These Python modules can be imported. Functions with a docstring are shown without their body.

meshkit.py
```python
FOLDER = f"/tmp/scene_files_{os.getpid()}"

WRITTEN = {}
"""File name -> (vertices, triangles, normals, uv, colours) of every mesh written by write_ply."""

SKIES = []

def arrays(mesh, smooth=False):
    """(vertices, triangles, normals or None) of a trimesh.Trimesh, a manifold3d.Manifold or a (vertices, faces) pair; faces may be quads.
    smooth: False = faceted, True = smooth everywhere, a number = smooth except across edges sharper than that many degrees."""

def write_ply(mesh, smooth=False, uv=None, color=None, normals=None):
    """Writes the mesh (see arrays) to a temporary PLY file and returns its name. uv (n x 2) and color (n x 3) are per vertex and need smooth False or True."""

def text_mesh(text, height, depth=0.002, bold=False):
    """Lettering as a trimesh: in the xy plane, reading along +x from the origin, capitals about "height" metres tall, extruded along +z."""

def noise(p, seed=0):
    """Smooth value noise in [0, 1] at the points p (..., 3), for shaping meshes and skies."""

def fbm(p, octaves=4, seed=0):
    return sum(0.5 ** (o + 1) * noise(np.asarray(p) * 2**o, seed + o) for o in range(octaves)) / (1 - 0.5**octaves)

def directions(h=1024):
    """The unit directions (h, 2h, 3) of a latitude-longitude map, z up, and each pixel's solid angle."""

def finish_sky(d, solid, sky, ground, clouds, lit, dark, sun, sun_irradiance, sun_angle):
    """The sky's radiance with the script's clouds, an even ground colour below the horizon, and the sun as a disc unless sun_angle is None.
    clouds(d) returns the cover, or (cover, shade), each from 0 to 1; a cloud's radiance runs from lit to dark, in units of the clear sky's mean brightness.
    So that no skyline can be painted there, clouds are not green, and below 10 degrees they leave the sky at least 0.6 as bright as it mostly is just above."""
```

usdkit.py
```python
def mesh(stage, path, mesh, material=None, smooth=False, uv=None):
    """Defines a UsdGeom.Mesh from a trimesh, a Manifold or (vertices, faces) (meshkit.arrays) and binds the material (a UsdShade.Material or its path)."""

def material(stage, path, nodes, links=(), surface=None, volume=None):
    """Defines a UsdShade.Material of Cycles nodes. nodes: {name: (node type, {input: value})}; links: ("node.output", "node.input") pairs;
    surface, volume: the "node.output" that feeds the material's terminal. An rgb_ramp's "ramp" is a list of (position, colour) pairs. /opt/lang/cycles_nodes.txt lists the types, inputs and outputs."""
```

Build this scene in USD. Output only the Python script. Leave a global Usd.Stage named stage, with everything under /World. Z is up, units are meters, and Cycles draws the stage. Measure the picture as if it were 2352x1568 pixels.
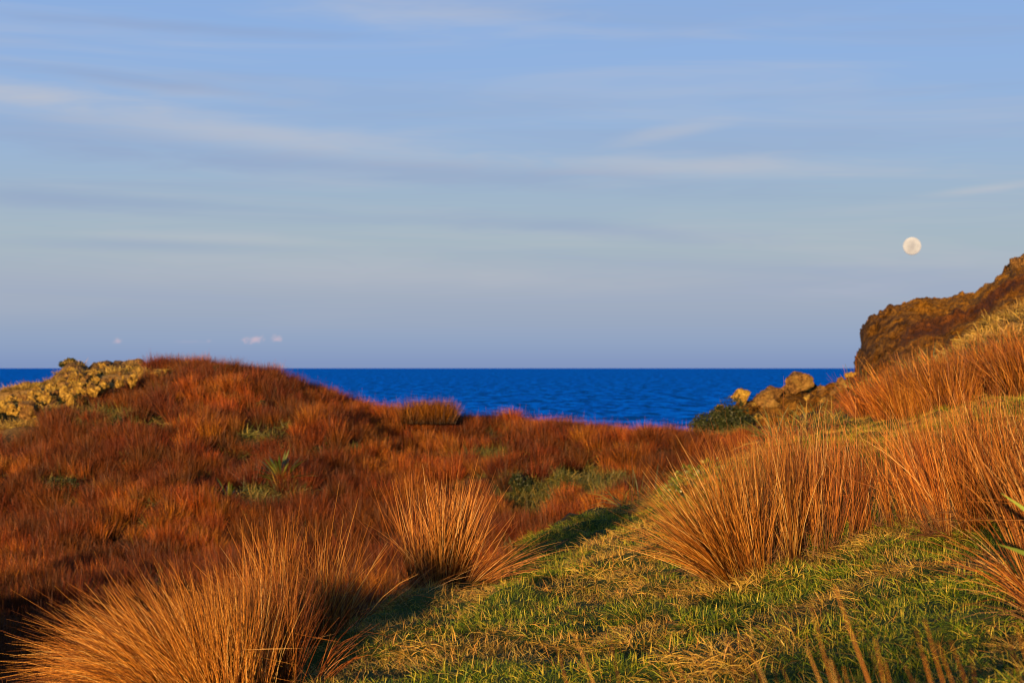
import math
import numpy as np
import trimesh
from scipy.interpolate import PchipInterpolator
import usdkit, meshkit
from pxr import Usd, UsdGeom, UsdLux, UsdShade, Gf, Sdf, Vt

# ------------------------------------------------------------------ camera, sky, sun, exposure
stage = Usd.Stage.CreateInMemory()
UsdGeom.SetStageUpAxis(stage, 'Z')
UsdGeom.SetStageMetersPerUnit(stage, 1.0)
UsdGeom.Xform.Define(stage, '/World')
FPX = 4567.0            # focal length in pixels of a 2352-wide picture (70 mm lens)
HOR = 846.0             # the horizon's row there
EXPOSURE = 1.6
SUN_AZ, SUN_EL = 11.4, 3.6      # the sun stands low behind the camera, a little to the left
SKY_STRENGTH = 0.05

cam = UsdGeom.Camera.Define(stage, '/World/camera')
cam.CreateHorizontalApertureAttr(36.0)
cam.CreateVerticalApertureAttr(24.0)
cam.CreateFocalLengthAttr(36.0 * FPX / 2352)
cam.CreateClippingRangeAttr(Gf.Vec2f(0.1, 1e6))
cam.CreateFStopAttr(5.0)
cam.CreateFocusDistanceAttr(12.5)
cam.CreateExposureAttr(EXPOSURE)
cam.AddRotateXOp().Set(90 + math.degrees(math.atan((HOR - 784) / FPX)) - 0.043)

T3 = Sdf.ValueTypeNames


def mat(name, nodes, links, surface):
    return usdkit.material(stage, '/World/Looks/' + name, nodes, links, surface=surface)


def bind(prim, m):
    UsdShade.MaterialBindingAPI.Apply(prim).Bind(m)


# twilight colours by height above the horizon (sine of the elevation), as displayed
TW = [(-1.0, (.06, .10, .22)), (-.02, (.20, .30, .55)), (0.0, (.215, .325, .60)), (.012, (.27, .392, .62)), (.026, (.325, .42, .60)),
      (.042, (.385, .455, .60)), (.062, (.385, .49, .60)), (.085, (.35, .475, .645)), (.115, (.32, .47, .74)), (.155, (.285, .455, .80)),
      (.25, (.22, .39, .78)), (.5, (.14, .28, .66)), (1.0, (.09, .20, .52))]
k = 1.0 / (2 ** EXPOSURE * SKY_STRENGTH)
lo, hi = -0.05, 0.30     # two ramps: a fine one near the horizon, a coarse one above


def tw(z):
    xs = [a for a, _ in TW]
    return tuple(float(np.interp(z, xs, [c[i] for _, c in TW])) for i in range(3))


fine = [(i / 60, tw(lo + (hi - lo) * i / 60)) for i in range(61)]
coarse = [(i / 40, tw(-1 + 2 * i / 40)) for i in range(41)]
N = {
    'tc': ('texture_coordinate', {}),
    'xyz': ('separate_xyz', {}),
    'mf': ('map_range', {'from_min': lo, 'from_max': hi, 'clamp': True}),
    'mc': ('map_range', {'from_min': -1.0, 'from_max': 1.0, 'clamp': True}),
    'rf': ('rgb_ramp', {'ramp': fine}),
    'rc': ('rgb_ramp', {'ramp': coarse}),
    'pick': ('math', {'math_type': 'greater_than', 'value2': hi - .01}),
    'tw': ('mix', {'mix_type': 'mix'}),
    'kk': ('vector_math', {'math_type': 'scale', 'scale': k}),
    'sky': ('sky_texture', {'sky_type': 'single_scattering', 'sun_disc': False, 'sun_elevation': math.radians(SUN_EL),
                            'sun_rotation': math.radians(180 + SUN_AZ), 'aerosol_density': 0.6, 'ozone_density': 2.0}),
    'graded': ('mix', {'mix_type': 'mix', 'fac': 0.86}),
    # azimuth and elevation in degrees for the streaks of cirrus
    'az': ('math', {'math_type': 'arctan2'}),
    'azd': ('math', {'math_type': 'multiply', 'value2': 57.2958}),
    'eld': ('math', {'math_type': 'multiply', 'value2': 57.2958}),
    'comb': ('combine_xyz', {}),
    'm1': ('mapping', {'rotation': (0, 0, math.radians(3.0)), 'scale': (.060, .78, 1), 'location': (3.1, 1.7, 0)}),
    'n1': ('noise_texture', {'scale': 1.0, 'detail': 4.0, 'roughness': .58, 'distortion': .8}),
    'c1': ('map_range', {'from_min': .44, 'from_max': .78, 'clamp': True, 'range_type': 'smoothstep'}),
    'm2': ('mapping', {'rotation': (0, 0, math.radians(1.2)), 'scale': (.060, .95, 1), 'location': (11.3, 4.2, 0)}),
    'n2': ('noise_texture', {'scale': 1.0, 'detail': 3.0, 'roughness': .5, 'distortion': .6}),
    'c2': ('map_range', {'from_min': .44, 'from_max': .76, 'clamp': True, 'range_type': 'smoothstep'}),
    'h2': ('map_range', {'from_min': .5, 'from_max': 2.6, 'clamp': True, 'range_type': 'smoothstep'}),
    'f1': ('math', {'math_type': 'multiply', 'value2': .28}),
    'f2': ('math', {'math_type': 'multiply', 'value2': .30}),
    'f1b': ('math', {'math_type': 'multiply'}),
    'f2b': ('math', {'math_type': 'multiply'}),
    'light': ('mix', {'mix_type': 'mix', 'color2': tuple(k * c for c in (.555, .55, .585))}),
    'dark': ('mix', {'mix_type': 'mix', 'color2': tuple(k * c for c in (.30, .385, .57))}),
    'bg': ('background_shader', {'strength': SKY_STRENGTH}),
}
L = [('tc.generated', 'xyz.vector'), ('xyz.z', 'mf.value'), ('xyz.z', 'mc.value'), ('mf.result', 'rf.fac'), ('mc.result', 'rc.fac'),
     ('xyz.z', 'pick.value1'), ('pick.value', 'tw.fac'), ('rf.color', 'tw.color1'), ('rc.color', 'tw.color2'), ('tw.color', 'kk.vector1'),
     ('sky.color', 'graded.color1'), ('kk.vector', 'graded.color2'),
     ('xyz.x', 'az.value1'), ('xyz.y', 'az.value2'), ('az.value', 'azd.value1'), ('xyz.z', 'eld.value1'), ('azd.value', 'comb.x'), ('eld.value', 'comb.y'),
     ('comb.vector', 'm1.vector'), ('m1.vector', 'n1.vector'), ('n1.fac', 'c1.value'), ('comb.vector', 'm2.vector'), ('m2.vector', 'n2.vector'), ('n2.fac', 'c2.value'),
     ('eld.value', 'h2.value'), ('c1.result', 'f1.value1'), ('f1.value', 'f1b.value1'), ('h2.result', 'f1b.value2'),
     ('c2.result', 'f2.value1'), ('f2.value', 'f2b.value1'), ('h2.result', 'f2b.value2'),
     ('graded.color', 'dark.color1'), ('f2b.value', 'dark.fac'), ('dark.color', 'light.color1'), ('f1b.value', 'light.fac')]
# the small pink clouds low over the sea: soft puffs at their azimuth and height, broken up by noise
last = 'light.color'
N['np'] = ('noise_texture', {'scale': 5.0, 'detail': 3.0, 'roughness': .6})
L.append(('comb.vector', 'np.vector'))
WARM, DIM = tuple(k * c for c in (.56, .555, .585)), tuple(k * c for c in (.285, .365, .56))
N['ns'] = ('noise_texture', {'scale': 1.0, 'detail': 4.0, 'roughness': .6, 'distortion': .5})
N['nm'] = ('mapping', {'scale': (.35, 2.2, 1)})
L += [('comb.vector', 'nm.vector'), ('nm.vector', 'ns.vector')]
# the longer streaks of cirrus: column, row, half length, half height, slant, strength, tone
for i, (px, py, w, h, ti, s, tone) in enumerate([(30, 238, 190, 26, 4, .45, WARM), (560, 318, 520, 34, 6, .42, WARM), (980, 48, 300, 32, 2, .34, WARM), (1640, 388, 380, 22, 1, .42, WARM), (1545, 312, 130, 16, -10, .30, WARM),
                                                 (520, 556, 340, 13, 2, .26, WARM), (2290, 448, 150, 9, -5, .42, WARM), (760, 622, 560, 34, 2, .20, WARM), (400, 225, 260, 14, 5, .22, WARM),
                                                 (300, 207, 260, 15, 6, .42, DIM), (930, 398, 700, 28, 3, .42, DIM), (150, 472, 380, 18, 2, .40, DIM), (1330, 528, 420, 20, 4, .36, DIM), (400, 86, 460, 12, 2, .34, DIM), (180, 330, 380, 40, 5, .26, DIM), (340, 572, 300, 14, 1, .30, DIM)]):
    a0, e0 = math.degrees(math.atan((px - 1176) / FPX)), (HOR - py) / FPX * 57.3
    N[f'sa{i}'] = ('vector_math', {'math_type': 'subtract', 'vector2': (a0, e0, 0)})
    N[f'sm{i}'] = ('mapping', {'rotation': (0, 0, math.radians(ti))})
    N[f'ss{i}'] = ('vector_math', {'math_type': 'multiply', 'vector2': (FPX / w / 57.3, FPX / h / 57.3, 0)})
    N[f'sl{i}'] = ('vector_math', {'math_type': 'length'})
    N[f'sn{i}'] = ('math', {'math_type': 'multiply_add', 'value2': 1.9})
    N[f'sr{i}'] = ('map_range', {'from_min': 2.7, 'from_max': .75, 'to_max': s * 1.15, 'clamp': True, 'range_type': 'smoothstep'})
    N[f'sx{i}'] = ('mix', {'mix_type': 'mix', 'color2': tone})
    L += [('comb.vector', f'sa{i}.vector1'), (f'sa{i}.vector', f'sm{i}.vector'), (f'sm{i}.vector', f'ss{i}.vector1'), (f'ss{i}.vector', f'sl{i}.vector1'), ('ns.fac', f'sn{i}.value1'), (f'sl{i}.value', f'sn{i}.value3'),
          (f'sn{i}.value', f'sr{i}.value'), (last, f'sx{i}.color1'), (f'sr{i}.result', f'sx{i}.fac')]
    last = f'sx{i}.color'
for i, (px, py, w, h, s) in enumerate([(583, 783, 30, 12, .85), (637, 783, 20, 12, .7), (272, 787, 13, 9, .55), (480, 787, 7, 5, .25), (430, 789, 60, 4, .10)]):
    a0, e0 = math.degrees(math.atan((px - 1176) / FPX)), (HOR - py) / FPX * 57.3
    N[f'pa{i}'] = ('math', {'math_type': 'subtract', 'value2': a0})
    N[f'pe{i}'] = ('math', {'math_type': 'subtract', 'value2': e0})
    N[f'pv{i}'] = ('combine_xyz', {})
    N[f'ps{i}'] = ('vector_math', {'math_type': 'multiply', 'vector2': (FPX / w / 57.3, FPX / h / 57.3, 0)})
    N[f'pl{i}'] = ('vector_math', {'math_type': 'length'})
    N[f'pn{i}'] = ('math', {'math_type': 'multiply_add', 'value2': 2.2})
    N[f'pr{i}'] = ('map_range', {'from_min': 2.05, 'from_max': 1.0, 'to_max': s, 'clamp': True, 'range_type': 'smoothstep'})
    N[f'pm{i}'] = ('mix', {'mix_type': 'mix', 'color2': tuple(k * c for c in (.60, .47, .55))})
    L += [('azd.value', f'pa{i}.value1'), ('eld.value', f'pe{i}.value1'), (f'pa{i}.value', f'pv{i}.x'), (f'pe{i}.value', f'pv{i}.y'), (f'pv{i}.vector', f'ps{i}.vector1'),
          (f'ps{i}.vector', f'pl{i}.vector1'), ('np.fac', f'pn{i}.value1'), (f'pl{i}.value', f'pn{i}.value3'), (f'pn{i}.value', f'pr{i}.value'),
          (last, f'pm{i}.color1'), (f'pr{i}.result', f'pm{i}.fac')]
    last = f'pm{i}.color'
L.append((last, 'bg.color'))
sky = UsdLux.DomeLight.Define(stage, '/World/sky')
bind(sky.GetPrim(), mat('sky', N, L, 'bg.background'))
sky.GetPrim().SetCustomDataByKey('kind', 'structure')

sun = UsdLux.DistantLight.Define(stage, '/World/sun')
sun.CreateNormalizeAttr(True)
sun.CreateIntensityAttr(1.25)
sun.CreateAngleAttr(0.5)
sun.CreateColorAttr(Gf.Vec3f(1.0, 0.60, 0.27))
sun.AddRotateZOp().Set(-SUN_AZ)
sun.AddRotateXOp().Set(90 - SUN_EL)

# ------------------------------------------------------------------ helpers
taken = {}


def numbered(path):
    n = taken.get(path, -1) + 1
    taken[path] = n
    return path if n == 0 else f'{path}_{n:03d}'


def tag(p, label=None, cat=None, group=None, kind=None):
    p = p.GetPrim() if hasattr(p, 'GetPrim') else p
    for key, val in (('label', label), ('category', cat), ('group', group), ('kind', kind)):
        if val:
            p.SetCustomDataByKey(key, val)
    return p


def obj(name, mesh, m, parent='/World', smooth=False, prim=None, exact=False):
    """One Mesh; prim: {name: n x 3 array} of vertex primvars (only with smooth False or True)."""
    path = f'{parent}/{name}' if exact else numbered(f'{parent}/{name}')
    g = usdkit.mesh(stage, path, mesh, m, smooth=smooth)
    for key, val in (prim or {}).items():
        UsdGeom.PrimvarsAPI(g).CreatePrimvar(key, T3.Float3Array, 'vertex').Set(Vt.Vec3fArray.FromNumpy(np.ascontiguousarray(val, np.float32)))
    return g.GetPrim()


def thing(name, label, cat, loc=(0, 0, 0), rotz=0.0, scale=None, group=None, ref=None):
    path = numbered('/World/' + name)
    x = UsdGeom.Xform.Define(stage, path)
    x.AddTranslateOp().Set(Gf.Vec3d(*map(float, loc)))
    if rotz:
        x.AddRotateZOp().Set(float(rotz))
    if scale is not None:
        x.AddScaleOp().Set(Gf.Vec3f(*map(float, np.broadcast_to(scale, 3))))
    p = tag(x, label, cat, group)
    if ref:
        p.GetReferences().AddInternalReference(ref)
        p.SetInstanceable(True)
    return path


def scatter(name, protos, pos, rot, scl, idx, label, cat):
    """A PointInstancer of many small plants. protos: class prim paths."""
    path = '/World/' + name
    pi = UsdGeom.PointInstancer.Define(stage, path)
    for j, ref in enumerate(protos):
        q = UsdGeom.Xform.Define(stage, f'{path}/plant_{j + 1:03d}')
        q.GetPrim().GetReferences().AddInternalReference(ref)
        pi.CreatePrototypesRel().AddTarget(q.GetPath())
    pi.CreateProtoIndicesAttr(Vt.IntArray.FromNumpy(np.asarray(idx, np.int32)))
    pi.CreatePositionsAttr(Vt.Vec3fArray.FromNumpy(np.asarray(pos, np.float32)))
    pi.CreateScalesAttr(Vt.Vec3fArray.FromNumpy(np.asarray(scl, np.float32)))
    q = [Gf.Quath(float(math.cos(a / 2)), 0, 0, float(math.sin(a / 2))) for a in rot]
    pi.CreateOrientationsAttr(Vt.QuathArray(q))
    return tag(pi, label, cat, kind='stuff')


def kind_class(name, mesh, m, prim, part='stems', smooth=False):
    """A class prim that copies refer to."""
    path = '/World/' + name
    stage.CreateClassPrim(path)
    obj(part, mesh, m, path, smooth=smooth, prim=prim)
    return path


# ------------------------------------------------------------------ the terrain
YS = [-40, 0, 3, 6, 8, 10, 11, 12, 13, 14, 15, 16, 18, 20, 22, 24, 26, 28, 31, 35, 40, 45, 50, 60, 70, 80, 88, 95, 105, 120, 140, 170]
COLS = {   # column: {depth: height relative to the eye}
    -1500: {-40: -2.4, 3: -2.1, 8: -2.5, 14: -3.6, 22: -4.7, 35: -5.2, 45: -5.1, 55: -3.3, 62: -2.0, 68: -1.5, 72: -1.8, 80: -4, 95: -14, 120: -34, 170: -48},
    0: {-40: -1.9, 3: -1.62, 8: -1.8, 10: -2.15, 12: -2.6, 16: -3.3, 22: -4.2, 31: -4.8, 40: -5.0, 46: -4.65, 52: -3.55, 58: -2.25, 63: -1.55, 68: -1.25, 72: -1.4, 80: -4, 95: -14, 120: -34, 170: -48},
    380: {-40: -1.85, 3: -1.6, 8: -1.68, 10: -1.82, 12: -2.2, 14: -2.7, 18: -3.5, 22: -4.1, 31: -4.8, 40: -5.0, 46: -4.6, 52: -3.3, 58: -1.8, 63: -.75, 67: -.32, 71: -.5, 80: -4, 95: -14, 120: -34, 170: -48},
    700: {-40: -1.8, 3: -1.56, 8: -1.58, 10: -1.60, 12: -1.72, 14: -2.1, 16: -2.7, 20: -3.5, 24: -4.1, 31: -4.7, 40: -4.9, 46: -4.5, 52: -3.5, 58: -2.3, 63: -1.35, 67: -.95, 71: -1.2, 80: -4, 95: -14, 120: -34, 170: -48},
    1000: {-40: -1.75, 3: -1.5, 8: -1.5, 11: -1.5, 13: -1.5, 14: -1.56, 15: -1.75, 18: -2.5, 22: -3.3, 28: -4.1, 35: -4.5, 42: -4.5, 48: -4.1, 54: -3.5, 60: -2.85, 65: -2.40, 69: -2.35, 75: -3.2, 85: -7, 100: -17, 120: -34, 170: -48},
    1200: {-40: -1.7, 3: -1.47, 8: -1.44, 11: -1.44, 13: -1.46, 14.4: -1.50, 15.5: -1.84, 18: -1.84, 20: -1.80, 22: -2.4, 26: -3.2, 31: -3.9, 40: -4.4, 48: -4.15, 54: -3.65, 60: -3.0, 65: -2.5, 69: -2.4, 75: -3.2, 85: -7, 100: -17, 120: -34, 170: -48},
    1300: {-40: -1.68, 3: -1.45, 8: -1.42, 11: -1.41, 13: -1.40, 14.6: -1.41, 15.7: -1.76, 18: -1.74, 21: -1.62, 22.3: -1.75, 24: -2.5, 31: -3.7, 40: -4.3, 48: -4.1, 54: -3.65, 60: -3.0, 65: -2.5, 69: -2.4, 75: -3.2, 85: -7, 100: -17, 120: -34, 170: -48},
    1500: {-40: -1.65, 3: -1.41, 8: -1.36, 11: -1.32, 13: -1.28, 15.4: -1.20, 16.5: -1.50, 19: -1.53, 22: -1.47, 23.2: -1.55, 26: -2.4, 33: -3.5, 42: -4.0, 48: -4.0, 54: -3.6, 60: -3.05, 65: -2.65, 69: -2.55, 75: -3.1, 85: -5.5, 100: -15, 120: -30, 170: -48},
    1650: {-40: -1.6, 3: -1.38, 8: -1.28, 11: -1.28, 12: -1.26, 14: -1.18, 16: -1.12, 17.8: -1.04, 19: -1.20, 21: -1.18, 22.6: -1.13, 24: -1.4, 28: -2.2, 35: -3.2, 45: -3.6, 60: -3.45, 70: -3.2, 80: -3.0, 88: -3.0, 95: -3.8, 105: -8, 120: -18, 140: -36, 170: -48},
    1800: {-40: -1.55, 3: -1.34, 8: -1.22, 11: -1.2, 13: -1.12, 16: -1.05, 18: -.99, 20: -.94, 22: -.90, 24: -.95, 28: -1.3, 35: -2.3, 45: -2.9, 60: -3.0, 70: -2.9, 80: -2.7, 88: -2.5, 95: -3.5, 105: -8, 120: -18, 140: -36, 170: -48},
    2000: {-40: -1.5, 3: -1.3, 8: -1.14, 11: -1.08, 13: -1.02, 16: -.93, 18: -.86, 20: -.81, 22: -.78, 26: -.78, 31: -.75, 36: -1.0, 45: -1.5, 60: -1.8, 70: -1.7, 80: -1.5, 88: -1.2, 95: -1.2, 105: -6, 120: -18, 140: -36, 170: -48},
    2352: {-40: -1.4, 3: -1.2, 6: -1.08, 8: -1.0, 11: -.88, 14: -.74, 16: -.63, 18: -.53, 20: -.44, 22: -.36, 24: -.30, 26: -.20, 28: -.08, 31: .10, 35: .38, 40: .78, 45: 1.1, 50: 1.22, 60: 1.0, 70: 1.2, 80: 1.8, 88: 2.5, 95: 2.5, 105: -3, 120: -18, 140: -36, 170: -48},
    3300: {-40: -1.0, 3: -.9, 6: -.7, 8: -.55, 11: -.25, 14: .05, 18: .5, 22: .95, 28: 1.6, 35: 2.3, 45: 3.3, 60: 3.6, 70: 4.0, 80: 4.6, 88: 5.0, 95: 4, 105: -2, 120: -18, 140: -36, 170: -48},
}
ygrid = np.concatenate([np.linspace(-40, 3, 30)[:-1], np.linspace(3, 30, 136)[:-1], np.linspace(30, 170, 176)])
table = np.stack([PchipInterpolator(sorted(c), [c[q] for q in sorted(c)])(np.clip(ygrid, min(c), max(c))) for c in COLS.values()])
colgrid = np.linspace(-1500, 3300, 401)
TAB = PchipInterpolator(list(COLS), table, axis=0)(colgrid)


def bilinear(c, y):
    i = np.clip((np.asarray(c, float) + 1500) / 12, 0, 399.999)
    j = np.clip(np.interp(y, ygrid, np.arange(len(ygrid))), 0, len(ygrid) - 1.001)
    i0, j0 = i.astype(int), j.astype(int)
    a, b = i - i0, j - j0
    return TAB[i0, j0] * (1 - a) * (1 - b) + TAB[i0 + 1, j0] * a * (1 - b) + TAB[i0, j0 + 1] * (1 - a) * b + TAB[i0 + 1, j0 + 1] * a * b


def col(x, y):
    return 1176 + FPX * np.asarray(x) / np.maximum(y, 3.0)


def P3(x, y, s=1.0, z=0.0):
    return np.stack(np.broadcast_arrays(np.asarray(x, float) * s, np.asarray(y, float) * s, z), -1)


def height(x, y):
    x, y = np.asarray(x, float), np.asarray(y, float)
    z = bilinear(col(x, y), y)
    far = np.clip((y - 24) / 12, 0, 1)
    z = z + (meshkit.fbm(P3(x, y, .9), 3, 5) - .5) * .15 * (1 - .5 * far) + (meshkit.fbm(P3(x, y, 3.2), 2, 9) - .5) * .20 * (1 - far)
    z = z + (meshkit.fbm(P3(x, y, .34), 3, 2) - .5) * 1.3 * far
    edge = np.clip((np.abs(x) - 60) / 25, 0, 1)
    return z - 46 * edge ** 2


def ground_at(px, y):
    x = (px - 1176) / FPX * y
    return np.array([x, y, float(height(x, y))])


def valley_at(px, py):
    """The point of the far valley slope that shows at column px, row py."""
    ys = np.arange(40, 82, .1)
    rows = HOR - height((px - 1176) / FPX * ys, ys) / ys * FPX
    j = int(np.argmax(rows <= py)) if (rows <= py).any() else int(np.argmin(rows))
    return ground_at(px, float(ys[j]))


def spaced(a, b, fa, fb, fine, coarse):
    return np.unique(np.round(np.concatenate([np.arange(a, fa, coarse), np.arange(fa, fb, fine), np.arange(fb, b + coarse, coarse)]), 4))


gx, gy = spaced(-85, 85, -5, 8, .11, .55), spaced(-38, 170, 6, 27, .11, .5)
X, Y = np.meshgrid(gx, gy, indexing='ij')
Z = height(X, Y)
C = col(X, Y)
PY = HOR - Z / np.maximum(Y, .5) * FPX


def blob(c, r, pts):
    """Soft mask of ellipses (column, row, half width, half height) in bearing and height angle."""
    out = np.zeros_like(c)
    for a, b, w, h in pts:
        out = np.maximum(out, np.exp(-(((c - a) / w) ** 2 + ((r - b) / h) ** 2) ** 1.5))
    return out


GREEN_SPOTS = [(1300, 1130, 190, 45), (1120, 1060, 70, 25), (1200, 1190, 90, 30), (240, 970, 110, 22), (330, 1000, 70, 16), (640, 1160, 110, 30), (730, 1060, 70, 18),
               (150, 1130, 60, 30), (370, 880, 70, 12), (160, 925, 60, 14), (850, 1040, 60, 14), (30, 950, 40, 12), (560, 1010, 60, 10)]


def green_mask(x, y, z):
    c, r = col(x, y), HOR - z / np.maximum(y, .5) * FPX
    g = blob(c, r, GREEN_SPOTS) * (y > 32)
    return g * np.clip(meshkit.fbm(P3(x, y, .8), 3, 31) * 3 - .7, 0, 1)


def lawn_limit(x, y):
    """1 on the grassy knoll (short turf), 0 where it falls away into the valley."""
    c = col(x, y)
    lim = np.interp(c, [-1500, 300, 700, 900, 1000, 1100, 1200, 1300, 1500, 1650, 1800, 2000, 2352, 3300], [6, 8, 11.3, 13.2, 14.6, 17, 20.2, 21, 23, 23, 24, 27, 30, 30])
    return np.clip((lim - y) / .8 + .5, 0, 1)


def ochre_mask(x, y):
    """Dry ochre ground: the rocky crest at the left and the yellow slope at the right."""
    c = col(x, y)
    a = np.clip((y - np.interp(c, [-1500, 0, 330, 420], [50, 57, 64.5, 78])) / 1.5, 0, 1) * (c < 430)
    b = np.clip((c - 2050) / 60, 0, 1) * np.clip((y - 37) / 3, 0, 1) * np.clip((57 - y) / 4, 0, 1)
    return np.maximum(a, b)


lawn = lawn_limit(X, Y)
cover = np.stack([lawn, green_mask(X, Y, Z), ochre_mask(X, Y)], -1)
ni, nj = len(gx), len(gy)
I, J = np.meshgrid(np.arange(ni - 1), np.arange(nj - 1), indexing='ij')
q = np.stack([I * nj + J, (I + 1) * nj + J, (I + 1) * nj + J + 1, I * nj + J + 1], -1).reshape(-1, 4)

m_ground = mat('ground', {
    'cov': ('attribute', {'attribute': 'cover'}), 'sep': ('separate_xyz', {}), 'geo': ('geometry', {}),
    'n1': ('noise_texture', {'scale': 1.1, 'detail': 5.0, 'roughness': .6}), 'n2': ('noise_texture', {'scale': 9.0, 'detail': 4.0, 'roughness': .65}),
    'soil': ('rgb_ramp', {'ramp': [(.3, (.012, .008, .003)), (.55, (.038, .018, .005)), (.8, (.070, .034, .008))]}),
    'turf': ('rgb_ramp', {'ramp': [(.3, (.010, .022, .003)), (.55, (.030, .048, .005)), (.75, (.085, .070, .012))]}),
    'grn': ('rgb_ramp', {'ramp': [(.3, (.018, .030, .006)), (.7, (.075, .075, .015))]}),
    'och': ('rgb_ramp', {'ramp': [(.3, (.10, .058, .014)), (.55, (.24, .145, .035)), (.8, (.36, .24, .075))]}),
    'x1': ('mix', {}), 'x2': ('mix', {}), 'x3': ('mix', {}),
    'b': ('bump', {'strength': .8, 'distance': .06}),
    'p': ('principled_bsdf', {'roughness': .95, 'specular_ior_level': .1}),
}, [('cov.vector', 'sep.vector'), ('geo.position', 'n1.vector'), ('geo.position', 'n2.vector'), ('n2.fac', 'soil.fac'), ('n2.fac', 'turf.fac'), ('n2.fac', 'grn.fac'), ('n2.fac', 'och.fac'),
    ('soil.color', 'x1.color1'), ('grn.color', 'x1.color2'), ('sep.y', 'x1.fac'), ('x1.color', 'x2.color1'), ('och.color', 'x2.color2'), ('sep.z', 'x2.fac'),
    ('x2.color', 'x3.color1'), ('turf.color', 'x3.color2'), ('sep.x', 'x3.fac'), ('x3.color', 'p.base_color'), ('n2.fac', 'b.height'), ('b.normal', 'p.normal')], 'p.BSDF')
g = obj('ground', (np.stack([X, Y, Z], -1).reshape(-1, 3), q), m_ground, smooth=True, prim={'cover': cover.reshape(-1, 3)})
tag(g, 'grassy knoll falling into a tussock-covered valley above the sea', 'ground', kind='structure')

# ------------------------------------------------------------------ the sea
SEA = -46.0
rs = np.concatenate([np.geomspace(90, 70000, 260)])
an = np.radians(np.concatenate([np.arange(-180, -24, 4.0), np.arange(-24, 24.1, .5), np.arange(28, 181, 4.0)]))
R, A = np.meshgrid(rs, an, indexing='ij')
sv = np.stack([R * np.sin(A), R * np.cos(A), np.full_like(R, SEA)], -1).reshape(-1, 3)
I, J = np.meshgrid(np.arange(len(rs) - 1), np.arange(len(an) - 1), indexing='ij')
w = len(an)
sq = np.stack([I * w + J, I * w + J + 1, (I + 1) * w + J + 1, (I + 1) * w + J], -1).reshape(-1, 4)
m_sea = mat('sea', {
    'geo': ('geometry', {}), 'mp': ('mapping', {'scale': (.046, .0085, 1), 'rotation': (0, 0, .05)}), 'mp2': ('mapping', {'scale': (.12, .026, 1), 'rotation': (0, 0, -.06)}),
    'n1': ('noise_texture', {'scale': 1.0, 'detail': 3.0, 'roughness': .6, 'distortion': .4}), 'n2': ('noise_texture', {'scale': 1.0, 'detail': 3.0, 'roughness': .6, 'distortion': .3}),
    'add': ('math', {'math_type': 'multiply_add', 'value2': .45}), 'b': ('bump', {'strength': 1.0, 'distance': 30.0}),
    'rc': ('rgb_ramp', {'ramp': [(.64, (.0, .006, .10)), (.725, (.0, .105, .56)), (.81, (.0, .23, .82))]}),
    'd': ('diffuse_bsdf', {}), 'g': ('glossy_bsdf', {'color': (.02, .40, .85), 'roughness': .25}), 'm': ('mix_closure', {'fac': .25}),
}, [('geo.position', 'mp.vector'), ('geo.position', 'mp2.vector'), ('mp.vector', 'n1.vector'), ('mp2.vector', 'n2.vector'), ('n2.fac', 'add.value1'), ('n1.fac', 'add.value3'),
    ('add.value', 'b.height'), ('b.normal', 'g.normal'), ('b.normal', 'd.normal'), ('add.value', 'rc.fac'), ('rc.color', 'd.color'), ('d.BSDF', 'm.closure1'), ('g.BSDF', 'm.closure2')], 'm.closure')
tag(obj('sea', (sv, sq), m_sea), 'deep blue sea ruffled by small waves to the horizon', 'sea', kind='structure')

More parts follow.
